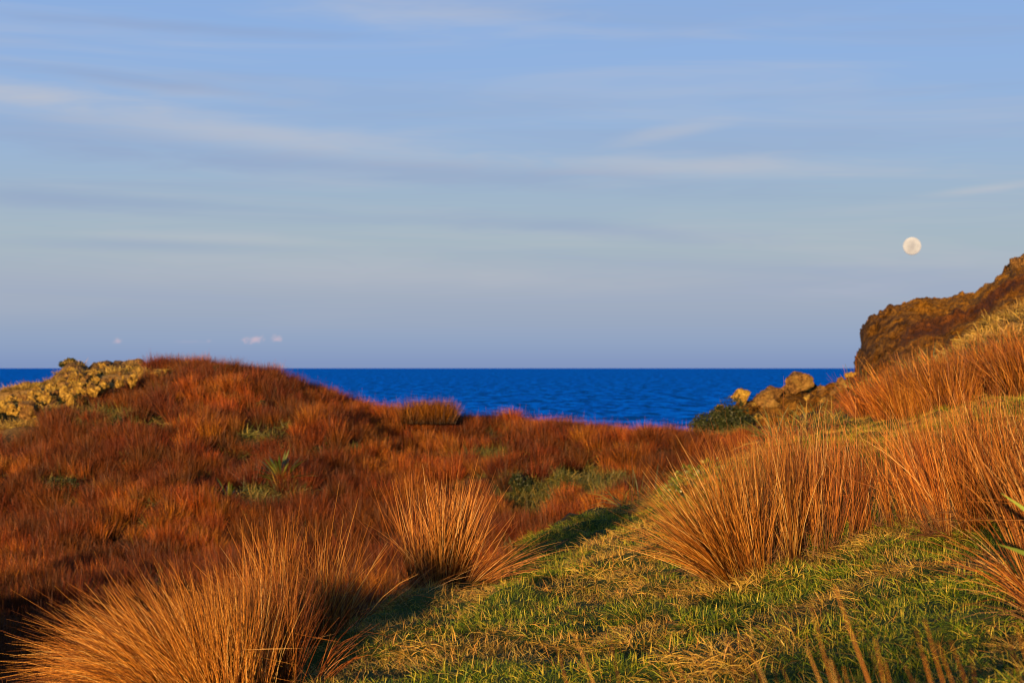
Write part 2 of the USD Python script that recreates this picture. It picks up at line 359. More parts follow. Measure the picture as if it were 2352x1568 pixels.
# ------------------------------------------------------------------ stems: reeds, grass, leaves
def stems(rng, n, base_r, length, tilt, lean=(0, 0), droop=.35, width=.004, sides=3, segs=5, az_sd=.6, tilt_sd=7, kink=.03, flat=1.0, bend=.075, bunch=0):
    """n tapering stems from a round base. length (mean, sd); tilt (degrees at the centre, at the rim). Returns vertices, triangles and the primvar (height along, chance, chance)."""
    u = np.sqrt(rng.random(n))
    ph = rng.random(n) * 2 * np.pi
    sway = np.zeros((n, 3))
    if bunch:
        m_ = max(4, n // bunch)
        own = rng.integers(0, m_, n)
        u, ph = u[own], ph[own]
        sway = np.concatenate([rng.normal(0, .075, (m_, 2)), np.zeros((m_, 1))], 1)[own]
    root = np.stack([np.cos(ph) * u * base_r, np.sin(ph) * u * base_r, np.full(n, -.03)], -1)
    if bunch:
        root[:, :2] += rng.normal(0, .014, (n, 2))
    tl = np.radians(np.abs(tilt[0] + (tilt[1] - tilt[0]) * u ** 1.3 + rng.normal(0, tilt_sd, n)))
    az = ph + rng.normal(0, az_sd, n)
    out = np.stack([np.cos(az), np.sin(az), np.zeros(n)], -1)
    d = sway + out * np.sin(tl)[:, None] + np.array([lean[0], lean[1], 0]) * rng.uniform(.6, 1.4, (n, 1))
    d[:, 2] = np.cos(tl) * flat
    d /= np.linalg.norm(d, axis=1, keepdims=True)
    ln = np.clip(rng.normal(length[0], length[1], n), length[0] * .25, length[0] * 1.25)
    ln = ln * np.where(rng.random(n) < .05, rng.uniform(1.08, 1.28, n), 1)
    return build_stems(rng, root, d, ln, droop, width, sides, segs, kink, bend)


def build_stems(rng, root, d, ln, droop, width, sides, segs, kink=.03, bend=.05):
    n = len(root)
    t = np.linspace(0, 1, segs + 1)
    hz = d.copy()
    hz[:, 2] = 0
    s = np.linalg.norm(hz, axis=1, keepdims=True)
    side = rng.normal(0, 1, (n, 3)) * bend
    dr = droop * rng.uniform(.4, 1.5, (n, 1))
    p = root[:, None] + d[:, None] * (ln[:, None] * t)[..., None]
    p = p + (side[:, None] * (ln[:, None] * t ** 2)[..., None])
    fall = (dr * (s + .08))[:, None] * (ln[:, None] * t ** 2.6)[..., None]
    p = p + fall * (hz / np.maximum(s, 1e-6) * .35 + np.array([0, 0, -.75]))[:, None]
    br = rng.random(n) < kink                      # stems snapped over
    if br.any():
        dirs = rng.normal(0, 1, (br.sum(), 3)) * [1, 1, .45]
        dirs /= np.linalg.norm(dirs, axis=1, keepdims=True)
        kk = t > .62
        p[br] = np.where(kk[None, :, None], p[br][:, [int(np.argmax(kk)) - 1]] + dirs[:, None] * (ln[br][:, None] * (t - .6))[..., None], p[br])
    tan = np.gradient(p, axis=1)
    tan /= np.linalg.norm(tan, axis=2, keepdims=True) + 1e-12
    ref = rng.normal(0, 1, (n, 1, 3))
    a = np.cross(tan, ref)
    a /= np.linalg.norm(a, axis=2, keepdims=True) + 1e-12
    b = np.cross(tan, a)
    wd = width * rng.uniform(.7, 1.3, n)[:, None] * np.interp(t, [0, .15, .6, 1], [1, 1, .85, .22])
    m = segs + 1
    if sides == 2:
        v = np.stack([p - a * wd[..., None] / 2, p + a * wd[..., None] / 2], 2)
        quads = [(0, 1)]
    else:
        ang = np.arange(sides) * 2 * np.pi / sides
        v = p[:, :, None] + (np.cos(ang)[:, None] * a[:, :, None] + np.sin(ang)[:, None] * b[:, :, None]) * (wd / 2)[..., None, None]
        quads = [(j, (j + 1) % sides) for j in range(sides)]
    base = (np.arange(n)[:, None] * m + np.arange(segs)[None]) * sides
    f = []
    for j0, j1 in quads:
        f.append(np.stack([base + j0, base + j1, base + sides + j1], -1).reshape(-1, 3))
        f.append(np.stack([base + j0, base + sides + j1, base + sides + j0], -1).reshape(-1, 3))
    c = np.stack([np.broadcast_to(t[None, :, None], (n, m, sides)), np.broadcast_to(rng.random(n)[:, None, None], (n, m, sides)),
                  np.broadcast_to(rng.random(n)[:, None, None], (n, m, sides))], -1)
    return v.reshape(-1, 3), np.concatenate(f), c.reshape(-1, 3)


def join(parts):
    vs, fs, cs, k0 = [], [], [], 0
    for v, f, c in parts:
        vs.append(v), fs.append(f + k0), cs.append(c)
        k0 += len(v)
    return np.concatenate(vs), np.concatenate(fs), np.concatenate(cs)


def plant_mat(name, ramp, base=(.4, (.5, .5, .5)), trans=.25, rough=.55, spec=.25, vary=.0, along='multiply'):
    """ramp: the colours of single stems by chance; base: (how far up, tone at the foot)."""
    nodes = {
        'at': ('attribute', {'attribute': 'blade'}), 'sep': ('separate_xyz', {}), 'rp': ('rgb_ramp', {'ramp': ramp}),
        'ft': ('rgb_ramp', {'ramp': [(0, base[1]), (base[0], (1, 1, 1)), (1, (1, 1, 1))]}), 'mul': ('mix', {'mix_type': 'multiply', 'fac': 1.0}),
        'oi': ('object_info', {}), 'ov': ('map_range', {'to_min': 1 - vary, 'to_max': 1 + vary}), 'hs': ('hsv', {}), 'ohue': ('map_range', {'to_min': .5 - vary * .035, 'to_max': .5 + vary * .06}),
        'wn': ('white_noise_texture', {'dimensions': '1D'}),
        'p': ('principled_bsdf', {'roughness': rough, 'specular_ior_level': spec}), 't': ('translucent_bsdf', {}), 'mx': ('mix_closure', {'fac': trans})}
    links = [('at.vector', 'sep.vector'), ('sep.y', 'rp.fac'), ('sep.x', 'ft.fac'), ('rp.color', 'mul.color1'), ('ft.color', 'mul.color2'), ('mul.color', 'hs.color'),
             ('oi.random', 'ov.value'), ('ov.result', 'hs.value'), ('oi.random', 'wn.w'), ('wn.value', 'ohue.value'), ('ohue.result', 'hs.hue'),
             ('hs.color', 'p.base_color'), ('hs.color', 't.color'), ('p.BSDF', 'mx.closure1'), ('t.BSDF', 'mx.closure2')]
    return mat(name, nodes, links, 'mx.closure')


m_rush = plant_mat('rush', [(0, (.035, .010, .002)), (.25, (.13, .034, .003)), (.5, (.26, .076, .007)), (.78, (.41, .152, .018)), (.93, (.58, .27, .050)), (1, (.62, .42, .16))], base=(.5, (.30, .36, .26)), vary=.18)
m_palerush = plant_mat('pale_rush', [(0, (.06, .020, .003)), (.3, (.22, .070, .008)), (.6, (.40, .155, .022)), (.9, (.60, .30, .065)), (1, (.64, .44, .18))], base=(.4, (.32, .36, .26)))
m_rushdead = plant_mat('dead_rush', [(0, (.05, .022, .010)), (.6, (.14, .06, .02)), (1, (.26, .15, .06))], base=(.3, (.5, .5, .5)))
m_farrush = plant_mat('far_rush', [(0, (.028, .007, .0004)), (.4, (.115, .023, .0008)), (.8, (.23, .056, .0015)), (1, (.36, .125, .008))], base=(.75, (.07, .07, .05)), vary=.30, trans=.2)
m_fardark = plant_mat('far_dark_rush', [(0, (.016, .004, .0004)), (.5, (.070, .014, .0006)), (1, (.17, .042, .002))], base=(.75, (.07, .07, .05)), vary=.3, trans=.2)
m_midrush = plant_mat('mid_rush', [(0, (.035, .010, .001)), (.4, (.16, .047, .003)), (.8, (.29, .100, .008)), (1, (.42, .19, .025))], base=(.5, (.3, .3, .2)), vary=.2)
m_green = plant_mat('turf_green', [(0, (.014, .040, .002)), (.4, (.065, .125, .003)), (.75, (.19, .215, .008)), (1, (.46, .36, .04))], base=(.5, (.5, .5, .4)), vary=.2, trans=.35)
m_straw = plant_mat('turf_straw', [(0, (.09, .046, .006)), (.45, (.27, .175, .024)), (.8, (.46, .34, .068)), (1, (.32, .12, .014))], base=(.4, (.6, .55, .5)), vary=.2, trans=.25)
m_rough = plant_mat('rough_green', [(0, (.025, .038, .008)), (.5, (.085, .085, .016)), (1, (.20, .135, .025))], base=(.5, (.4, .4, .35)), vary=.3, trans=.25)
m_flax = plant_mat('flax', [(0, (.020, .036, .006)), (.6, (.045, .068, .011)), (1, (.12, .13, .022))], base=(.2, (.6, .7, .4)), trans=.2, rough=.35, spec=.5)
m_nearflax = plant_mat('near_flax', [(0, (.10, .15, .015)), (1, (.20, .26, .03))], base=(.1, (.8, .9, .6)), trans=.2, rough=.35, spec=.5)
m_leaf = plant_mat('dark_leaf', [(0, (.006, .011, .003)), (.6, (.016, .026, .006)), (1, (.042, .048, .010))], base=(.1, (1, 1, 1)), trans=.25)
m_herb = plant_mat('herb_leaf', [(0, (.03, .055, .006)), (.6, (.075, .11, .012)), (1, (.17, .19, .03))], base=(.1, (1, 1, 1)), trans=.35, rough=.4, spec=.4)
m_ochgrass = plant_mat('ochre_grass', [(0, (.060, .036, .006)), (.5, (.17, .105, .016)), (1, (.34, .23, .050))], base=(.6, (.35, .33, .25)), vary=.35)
m_bark = mat('bark', {'p': ('principled_bsdf', {'base_color': (.07, .045, .025), 'roughness': .9})}, [], 'p.BSDF')

# ------------------------------------------------------------------ tussocks near the camera: each its own
NUM, LEN = .88, .74


def hero(label, loc, spec, seed, group=None, dead=.10, name='rush_tussock', m=None):
    """spec: list of stem settings (see stems) with an offset 'at'."""
    rng = np.random.default_rng(seed)
    path = thing(name, label, 'tussock', loc, group=group)
    spec = [dict(s, bunch=28, n=int(s['n'] * NUM), length=(s['length'][0] * LEN, s['length'][1] * 1.15)) for s in spec]
    parts = []
    for s in spec:
        s = dict(s)
        at = np.array([*s.pop('at', (0, 0)), 0.0])
        v, f, c = stems(rng, **s)
        parts.append((v + at, f, c))
    v, f, c = join(parts)
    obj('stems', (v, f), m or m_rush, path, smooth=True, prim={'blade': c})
    parts = []
    for s in spec:
        s = dict(s)
        at = np.array([*s.pop('at', (0, 0)), 0.0])
        s.update(n=int(s['n'] * dead * 2.5) + 20, length=(s['length'][0] * .42, s['length'][0] * .16), tilt=(18, 60), droop=.5, tilt_sd=20, az_sd=1.4, kink=.3, segs=4, lean=(0, 0))
        s['base_r'] *= 1.15
        v, f, c = stems(rng, **s)
        parts.append((v + at, f, c))
    v, f, c = join(parts)
    obj('dead_stems', (v, f), m_rushdead, path, smooth=True, prim={'blade': c})
    return path


hero('big rust orange tussock arching to the left at the lower left corner', ground_at(535, 9.2),
     [dict(n=2300, base_r=.16, length=(.80, .12), tilt=(1, 8), lean=(-.16, 0.02), droop=.35, width=.0024, tilt_sd=6, az_sd=.6),
      dict(n=2300, base_r=.18, length=(.95, .13), tilt=(1, 10), lean=(-.48, -.02), droop=.6, width=.0024, at=(-.12, .02), tilt_sd=6, az_sd=.5),
      dict(n=1700, base_r=.16, length=(.90, .13), tilt=(1, 10), lean=(-.78, -.05), droop=.6, width=.0024, at=(-.22, .02), tilt_sd=7, az_sd=.5)], 11)
hero('upright dense rust tussock right of the big arching one, dark at its foot', ground_at(605, 9.8),
     [dict(n=1700, base_r=.18, length=(.74, .14), tilt=(1, 7), lean=(-.05, 0), droop=.2, width=.0024, tilt_sd=8, kink=.05),
      dict(n=160, base_r=.14, length=(.66, .2), tilt=(8, 34), droop=.4, width=.0028, at=(.08, .3))], 12)
hero('dark tangled tussock behind the dense ones, before the valley', ground_at(690, 11.3),
     [dict(n=900, base_r=.26, length=(.86, .2), tilt=(2, 16), droop=.4, width=.0032, tilt_sd=13, kink=.09, lean=(-.02, 0))], 13)
hero('loose spreading tussock between the dense tussock and the standing one', ground_at(835, 12.9),
     [dict(n=420, base_r=.22, length=(.78, .2), tilt=(12, 62), droop=.5, width=.0032, tilt_sd=16, kink=.1, lean=(.12, 0))], 14)
hero('standing orange tussock spread like a fan in the middle of the knoll', ground_at(1000, 13.6),
     [dict(n=900, base_r=.17, length=(.82, .14), tilt=(2, 16), droop=.10, width=.0042, tilt_sd=6, kink=.02, az_sd=.3),
      dict(n=220, base_r=.18, length=(.76, .14), tilt=(26, 50), lean=(.28, 0), droop=.2, width=.0031, at=(.10, 0))], 15, m=m_palerush)
# the right-hand belt of rushes: upright stems that let the turf show between them
hero('tussock fanning far to the left at the front of the right-hand rushes', ground_at(1705, 11.5),
     [dict(n=700, base_r=.18, length=(.88, .17), tilt=(3, 18), lean=(-.30, 0), droop=.2, width=.0031, tilt_sd=6),
      dict(n=420, base_r=.12, length=(.80, .13), tilt=(14, 32), lean=(-.62, -.1), droop=.22, width=.0031, at=(-.06, -.03), tilt_sd=7),
      dict(n=26, base_r=.12, length=(1.35, .12), tilt=(10, 24), lean=(-.5, .3), droop=.55, width=.0029, tilt_sd=5, kink=0)], 16)
hero('tall upright tussock with dark gaps beside the left-fanning one', ground_at(1785, 11.9),
     [dict(n=560, base_r=.30, length=(.88, .18), tilt=(1, 10), lean=(-.12, 0), droop=.2, width=.0031, tilt_sd=7, kink=.05)], 17)
hero('tall thin tussock in the middle of the right-hand rushes, behind fresh green turf', ground_at(1885, 12.5),
     [dict(n=480, base_r=.38, length=(.82, .2), tilt=(1, 10), lean=(-.08, 0), droop=.2, width=.0031, tilt_sd=9, kink=.06)], 18)
hero('straggly tussock with crossing stems behind the turf hump', ground_at(1990, 12.9),
     [dict(n=440, base_r=.38, length=(.84, .2), tilt=(2, 15), lean=(-.04, 0), droop=.25, width=.0029, tilt_sd=12, kink=.09)], 19)
hero('short loose tussock at the back of the straw patch', ground_at(2095, 12.7),
     [dict(n=420, base_r=.36, length=(.80, .2), tilt=(2, 14), lean=(-.12, 0), droop=.22, width=.0029, tilt_sd=10, kink=.06)], 20)
hero('tallest tussock leaning left with a dark foot near the right edge', ground_at(2235, 11.4),
     [dict(n=700, base_r=.26, length=(.92, .2), tilt=(1, 11), lean=(-.13, 0), droop=.18, width=.0031, tilt_sd=7, kink=.05),
      dict(n=180, base_r=.2, length=(.95, .15), tilt=(10, 30), lean=(-.2, 0), droop=.3, width=.0029)], 21)
hero('tussock cut by the right edge above the flax leaves', ground_at(2365, 11.0),
     [dict(n=640, base_r=.30, length=(.92, .2), tilt=(1, 11), lean=(-.12, 0), droop=.2, width=.0031, tilt_sd=7, kink=.05)], 22)
hero('orange tussock leaning in from the lower right corner', ground_at(2475, 7.7),
     [dict(n=520, base_r=.16, length=(.92, .15), tilt=(2, 14), lean=(-.26, 0), droop=.25, width=.0032, tilt_sd=7),
      dict(n=120, base_r=.12, length=(.74, .12), tilt=(12, 36), lean=(-.3, 0), droop=.4, width=.0032)], 23)
for q_, (px, y, ln, n, lab) in enumerate([
        (1760, 14.2, .72, 420, 'thin tussock behind the left-fanning one, tips over the dark shrub'),
        (1850, 15.6, .66, 380, 'tussock on the turf ledge, second behind the tall upright one'),
        (2050, 15.4, .52, 300, 'tussock at the left end of the bare turf ledge'),
        (2150, 14.6, .54, 320, 'tussock before the bare turf ledge, left of the tallest one'),
        (2290, 14.0, .58, 340, 'tussock before the turf ledge, behind the tallest one')]):
    hero(lab, ground_at(px, y), [dict(n=n, base_r=.30, length=(ln, .17), tilt=(2, 16), lean=(-.10, 0), droop=.25, width=.0029, tilt_sd=9, segs=4)], 30 + q_)

# stems of two tussocks that stand right before the camera, below the frame: only tips reach into view
def near_tussock(label, root, tips, seed, bulk):
    rng = np.random.default_rng(seed)
    path = thing('rush_tussock', label, 'tussock', root)
    rt, dd, ll = [], [], []
    for px, py, y in tips:
        y, py = y * 1.22, py - 35 + rng.normal(0, 22)
        tip = np.array([(px - 1176) / FPX * y, y, -(py - HOR) / FPX * y]) - root
        b = np.array([tip[0] + (tip[2] + .03) * rng.uniform(.15, .45), rng.normal(0, .07), -.03])
        vec = tip - b
        rt.append(b), dd.append(vec / np.linalg.norm(vec)), ll.append(np.linalg.norm(vec))
    a = build_stems(rng, np.array(rt), np.array(dd), np.array(ll), .03, .0040, 5, 6, kink=0, bend=.012)
    b = stems(rng, bulk, .16, (.50, .08), (5, 24), droop=.3, width=.004, lean=(-.1, 0))
    v, f, c = join([a, b])
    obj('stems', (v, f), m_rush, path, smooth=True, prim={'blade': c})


TIPS = [(1320, 1500, 3.3), (1612, 1530, 3.2), (1728, 1480, 3.1), (1745, 1545, 3.1), (1888, 1545, 2.9), (1960, 1540, 2.9), (1270, 1485, 3.3), (1290, 1530, 3.2), (1405, 1490, 3.2), (1425, 1545, 3.1), (1525, 1540, 3.2), (1560, 1560, 3.1), (1655, 1485, 3.0), (1672, 1440, 3.0), (1700, 1515, 3.1), (1765, 1550, 3.3), (1795, 1540, 3.1),
        (1850, 1525, 3.0), (1870, 1450, 2.9), (1910, 1515, 2.9), (1935, 1390, 2.9), (1945, 1470, 3.0), (1985, 1528, 2.9), (2018, 1500, 2.8)]
near_tussock('sparse blurred stem tips along the bottom edge, left of the thicker bunch', ground_at(1700, 3.8), [t for t in TIPS if t[0] < 1800], 41, 500)
near_tussock('blurred orange stem tips sticking up at the bottom edge near the right corner', ground_at(2080, 3.55),
             [t for t in TIPS if t[0] > 1800] + [(2050, 1535, 2.9), (2080, 1510, 2.9), (2095, 1490, 2.9), (2120, 1430, 2.8), (2140, 1520, 2.8), (2165, 1535, 2.8), (2195, 1470, 2.8), (2230, 1500, 2.8), (2300, 1490, 2.7), (2330, 1440, 2.7)], 42, 700)

# ------------------------------------------------------------------ tussocks on the slopes behind
KINDS = []
for i in range(7):
    r = np.random.default_rng(100 + i)
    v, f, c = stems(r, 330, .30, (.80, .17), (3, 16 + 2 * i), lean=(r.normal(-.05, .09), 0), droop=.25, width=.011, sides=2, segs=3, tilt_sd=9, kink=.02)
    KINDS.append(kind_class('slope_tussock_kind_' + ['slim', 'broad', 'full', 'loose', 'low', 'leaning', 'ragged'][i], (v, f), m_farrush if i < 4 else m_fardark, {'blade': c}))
MIDS = []
for i in range(4):
    r = np.random.default_rng(140 + i)
    v, f, c = stems(r, 420, .28, (.58, .14), (4, 24), lean=(-.12 + r.normal(0, .05), 0), droop=.28, width=.0065, sides=2, segs=4, tilt_sd=9, kink=.04)
    MIDS.append(kind_class('hillside_tussock_kind_' + ['slim', 'broad', 'leaning', 'ragged'][i], (v, f), m_midrush, {'blade': c}))

rng = np.random.default_rng(7)
px_cols = np.arange(-400, 2800, 8.0)
ray_y = np.concatenate([np.arange(5, 30, .5), np.arange(30, 110, 1.0)])
RX = (px_cols[:, None] - 1176) / FPX * ray_y[None]
RPY = HOR - height(RX, np.broadcast_to(ray_y, RX.shape)) / ray_y * FPX
RMIN = np.minimum.accumulate(RPY, axis=1)         # highest ground met so far along each line of sight


def in_view(x, y, z, h):
    c = col(x, y)
    top = HOR - (z + h) / y * FPX
    i = np.clip(((c + 400) / 8).astype(int), 0, len(px_cols) - 1)
    j = np.clip(np.searchsorted(ray_y, y - 1.5) - 1, 0, len(ray_y) - 1)
    return (c > -160) & (c < 2520) & (top < RMIN[i, j] + 4) & (top < 1640)


def jittered(x0, x1, y0, y1, step):
    a, b = np.meshgrid(np.arange(x0, x1, step), np.arange(y0, y1, step), indexing='ij')
    a, b = a.ravel() + rng.uniform(-.5, .5, a.size) * step, b.ravel() + rng.uniform(-.5, .5, a.size) * step
    return a, b


x, y = jittered(-30, 30, 17, 84, .40)
z = height(x, y)
c = col(x, y)
gm = blob(c, HOR - z / y * FPX, GREEN_SPOTS) * (y > 32)
dens = np.clip(.85 + 5.0 * (meshkit.fbm(P3(x, y, .55), 3, 77) - .44), .25, 1)
keep = (rng.random(len(x)) < dens * (1 - 1.05 * gm)) & (lawn_limit(x, y) < .02) & (ochre_mask(x, y) < .4) & in_view(x, y, z, .9)
keep &= ~((c > 1590) & (y > 76)) & ~((c > 1985) & (y > 58)) & ~((c > 1950) & (y < 58)) & ~((c > 1700) & (y < 32)) & ~((c > 800) & (y < 38))
x, y, z = x[keep], y[keep], z[keep]
s = rng.uniform(.50, .82, len(x)) * np.where(rng.random(len(x)) < .15, .7, 1)
rot = rng.random(len(x)) * 360 * 0 + rng.normal(0, 25, len(x))
tone = meshkit.fbm(P3(x, y, .33), 3, 90) + .12 * (rng.random(len(x)) - .5) + .05 * np.clip((58 - y) / 14, -1, 1) * np.clip((1000 - c[keep]) / 500, -.2, 1)
idx = np.where(tone < .475, rng.integers(0, 4, len(x)), rng.integers(4, len(KINDS), len(x)))
order = np.argsort(y)
big, rest = order[:280], order[280:]
for i in big:
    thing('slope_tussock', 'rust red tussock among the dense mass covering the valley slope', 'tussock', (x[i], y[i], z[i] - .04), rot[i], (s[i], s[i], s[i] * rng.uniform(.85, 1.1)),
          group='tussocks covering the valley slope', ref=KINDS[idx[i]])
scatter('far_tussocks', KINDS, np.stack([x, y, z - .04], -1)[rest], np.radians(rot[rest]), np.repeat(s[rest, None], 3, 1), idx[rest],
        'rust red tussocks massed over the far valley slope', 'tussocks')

# right-hand hillside behind the turf ledge
x, y = jittered(1, 30, 17, 58, .62)
z = height(x, y)
c = col(x, y)
front = np.interp(c, [1600, 1800, 1950, 2100, 2352, 2600], [24.5, 25, 25.0, 24.5, 23.5, 23])
back = np.interp(c, [1600, 1750, 1900, 2000, 2150, 2352, 2600], [25.5, 26, 26.5, 27.5, 28, 28, 29])
keep = (c > 1660) & (y > front) & (y < back) & in_view(x, y, z, 1.0) & (rng.random(len(x)) < .9)
keep &= (c > 2005)
x, y, z = x[keep], y[keep], z[keep]
s = rng.uniform(.8, 1.15, len(x)) * np.interp(col(x, y), [1700, 1950], [.72, 1])
for i in np.argsort(y):
    thing('hillside_tussock', 'orange tussock of the thick belt behind the bare turf ledge', 'tussock', (x[i], y[i], z[i] - .03), rng.normal(0, 30), s[i],
          group='tussocks in the belt behind the turf ledge', ref=MIDS[int(rng.integers(0, 4))])

# ------------------------------------------------------------------ turf on the knoll
def tuft_class(name, m, seed, n, r, ln, tilt, width, droop=.5, kink=.1):
    g = np.random.default_rng(seed)
    v, f, c = stems(g, n, r, ln, tilt, droop=droop, width=width, sides=2, segs=3, tilt_sd=20, az_sd=1.8, kink=kink)
    return kind_class(name, (v, f), m, {'blade': c}, part='blades')


GREENS = [tuft_class('turf_kind_' + w_, m_green, 200 + i, 76, .09, (.044 + .009 * i, .018), (15, 58), .0026) for i, w_ in enumerate(['short', 'soft', 'long', 'rank'])]
STRAWS = [tuft_class('straw_kind_' + w_, m_straw, 220 + i, 66, .10, (.062 + .008 * i, .026), (38, 80), .0025, droop=.3, kink=.25) for i, w_ in enumerate(['flat', 'matted', 'wiry', 'bent'])]
ROUGHS = [tuft_class('rough_grass_kind_' + w_, m_rough, 240 + i, 120, .30, (.34, .10), (15, 60), .013) for i, w_ in enumerate(['low', 'tall', 'flat'])]
OCHRES = [tuft_class('ochre_grass_kind_' + w_, m_ochgrass, 250 + i, 110, .28, (.26, .08), (10, 55), .013) for i, w_ in enumerate(['low', 'tall', 'flat'])]

x, y = jittered(-4, 9, 5.2, 30, .072)
c = col(x, y)
near = (c > -60) & (c < 2430)
x, y, c = x[near], y[near], c[near]
ll = lawn_limit(x, y)
z = height(x, y)
py = HOR - z / y * FPX
ok = (rng.random(len(x)) < ll) & (py < 1640) & in_view(x, y, z, .12) & (rng.random(len(x)) < np.interp(y, [8, 13, 20, 28], [1, .9, .6, .4]))
x, y, z, c, py = x[ok], y[ok], z[ok], c[ok], py[ok]
dry = .45 + 1.5 * (meshkit.fbm(P3(x, y, 1.5), 4, 61) - .47) + .5 * (meshkit.fbm(P3(x, y, 6), 2, 62) - .5)
dry = dry + .10 * blob(c, py, [(1250, 1480, 300, 80), (1100, 1420, 200, 60), (2200, 1330, 150, 60), (900, 1530, 150, 40), (1500, 1260, 120, 40)]) \
    - .14 * blob(c, py, [(1300, 1250, 200, 70), (1950, 1250, 120, 40), (1560, 1120, 120, 60), (1300, 1200, 200, 40), (2000, 1560, 350, 80), (1420, 1510, 90, 40)])
straw = rng.random(len(x)) < np.clip((dry - .45) * 7 + .44, .06, .93)
rot = rng.random(len(x)) * 2 * np.pi
s = rng.uniform(.7, 1.35, len(x)) * np.clip(.6 + meshkit.fbm(P3(x, y, 2.2), 2, 88), .7, 1.4)
for sel, name, pro, lab, cat in ((~straw, 'turf', GREENS, 'short green turf growing over the knoll', 'grass'), (straw, 'straw', STRAWS, 'dead straw-coloured grass matted into the turf', 'dry grass')):
    scatter(name, pro, np.stack([x, y, z], -1)[sel], rot[sel], np.repeat(s[sel, None], 3, 1), rng.integers(0, len(pro), sel.sum()), lab, cat)

# rough grass in the valley's open patches, ochre grass on the dry slopes
x, y = jittered(-34, 30, 24, 100, .42)
z = height(x, y)
g_ = blob(col(x, y), HOR - z / y * FPX, GREEN_SPOTS) * (y > 32)
ok = (rng.random(len(x)) < np.maximum(g_ * 1.2, .12)) & (ochre_mask(x, y) < .3) & (lawn_limit(x, y) < .05) & in_view(x, y, z, .4) & ~((col(x, y) > 1590) & (y > 80))
x, y, z = x[ok], y[ok], z[ok]
scatter('rough_grass', ROUGHS, np.stack([x, y, z], -1), rng.random(len(x)) * 6.28, np.repeat(rng.uniform(.7, 1.3, len(x))[:, None], 3, 1), rng.integers(0, 3, len(x)),
        'olive green rough grass in openings between the valley tussocks', 'grass')
x, y = jittered(-34, 30, 34, 100, .40)
z = height(x, y)
ok = (rng.random(len(x)) < ochre_mask(x, y) * np.where(col(x, y) < 500, .35, .8)) & in_view(x, y, z, .4)
x, y, z = x[ok], y[ok], z[ok]
scatter('ochre_grass', OCHRES, np.stack([x, y, z], -1), rng.random(len(x)) * 6.28, np.repeat(rng.uniform(.6, 1.2, len(x))[:, None], 3, 1), rng.integers(0, 3, len(x)),
        'dry ochre grass on the rocky crest and the yellow slope', 'dry grass')

# ------------------------------------------------------------------ rocks
def rock(rng, size, flatness=.75, sub=3, rough=.18):
    pts = rng.normal(0, 1, (16, 3))
    pts /= np.linalg.norm(pts, axis=1, keepdims=True)
    pts *= rng.uniform(.8, 1.1, (16, 1))
    h = trimesh.convex.convex_hull(pts)
    while len(h.faces) < 900 * (1 if sub > 2 else .25):
        h = h.subdivide()
    v, off = np.array(h.vertices), rng.uniform(0, 50, 3)
    n = v / np.linalg.norm(v, axis=1, keepdims=True)
    v = v + n * ((meshkit.fbm(v * 1.7 + off, 4, 3) - .5) * 2.2 * rough + (np.abs(meshkit.fbm(v * 4 + off, 3, 8) - .5)) * -1.0 * rough)[:, None]
    return trimesh.Trimesh(v * np.array(size) * [1, 1, flatness], h.faces, process=False)


def rock_mat(name, ramp, lichen=(.30, .22, .06), lf=.5):
    return mat(name, {
        'tc': ('geometry', {}), 'n1': ('noise_texture', {'scale': 1.3, 'detail': 6.0, 'roughness': .65}), 'n2': ('noise_texture', {'scale': 7.0, 'detail': 5.0, 'roughness': .7}),
        'r1': ('rgb_ramp', {'ramp': ramp}), 'lr': ('map_range', {'from_min': .5, 'from_max': .66, 'to_max': lf, 'clamp': True}), 'mx': ('mix', {'color2': lichen}),
        'b': ('bump', {'strength': 1.0, 'distance': .25}), 'p': ('principled_bsdf', {'roughness': .92, 'specular_ior_level': .15})},
        [('tc.position', 'n1.vector'), ('tc.position', 'n2.vector'), ('n2.fac', 'r1.fac'), ('n1.fac', 'lr.value'), ('lr.result', 'mx.fac'), ('r1.color', 'mx.color1'), ('mx.color', 'p.base_color'),
         ('n2.fac', 'b.height'), ('b.normal', 'p.normal')], 'p.BSDF')


m_ochrock = rock_mat('ochre_rock', [(.36, (.034, .019, .003)), (.5, (.20, .120, .018)), (.66, (.43, .29, .055))], (.33, .23, .030), .6)
m_brownrock = rock_mat('brown_rock', [(.36, (.025, .013, .004)), (.5, (.115, .060, .015)), (.68, (.27, .155, .042))], (.26, .17, .040), .6)

# rocky crest on the left hill: one outcrop of many rocks
rng = np.random.default_rng(50)
crest_c = np.array([-200, -60, 0, 30, 60, 100, 130, 160, 185, 200, 240, 300, 340, 385, 420])
crest_r = np.array([955, 928, 908, 886, 876, 878, 858, 832, 826, 838, 828, 829, 838, 826, 842])
low_r = np.interp(crest_c, [-200, 0, 150, 330, 420], [960, 936, 905, 850, 842])
path = thing('rock_outcrop', 'pale ochre rocky outcrop on the crest at the far left', 'rock outcrop')
for i in range(340):
    cc = rng.uniform(-120, 395) if i < 220 else rng.uniform(-40, 230)
    up = rng.random() ** .8
    r0, r1 = np.interp(cc, crest_c, low_r), np.interp(cc, crest_c, crest_r)
    yy = 58.5 + 10 * up + 4 * (cc / 400)
    rr = r0 + (r1 - r0) * up
    size = .06 + .25 * rng.random() ** 2.4
    zz = (HOR - rr - 12) / FPX * yy - size * .55
    m = rock(rng, (size * rng.uniform(.7, 1.1), size, size * rng.uniform(.8, 1.5)), 1.0, 2)
    m.apply_translation([(cc - 1176) / FPX * yy, yy, zz])
    obj('rock', m, m_ochrock if rng.random() < .8 else m_brownrock, path)
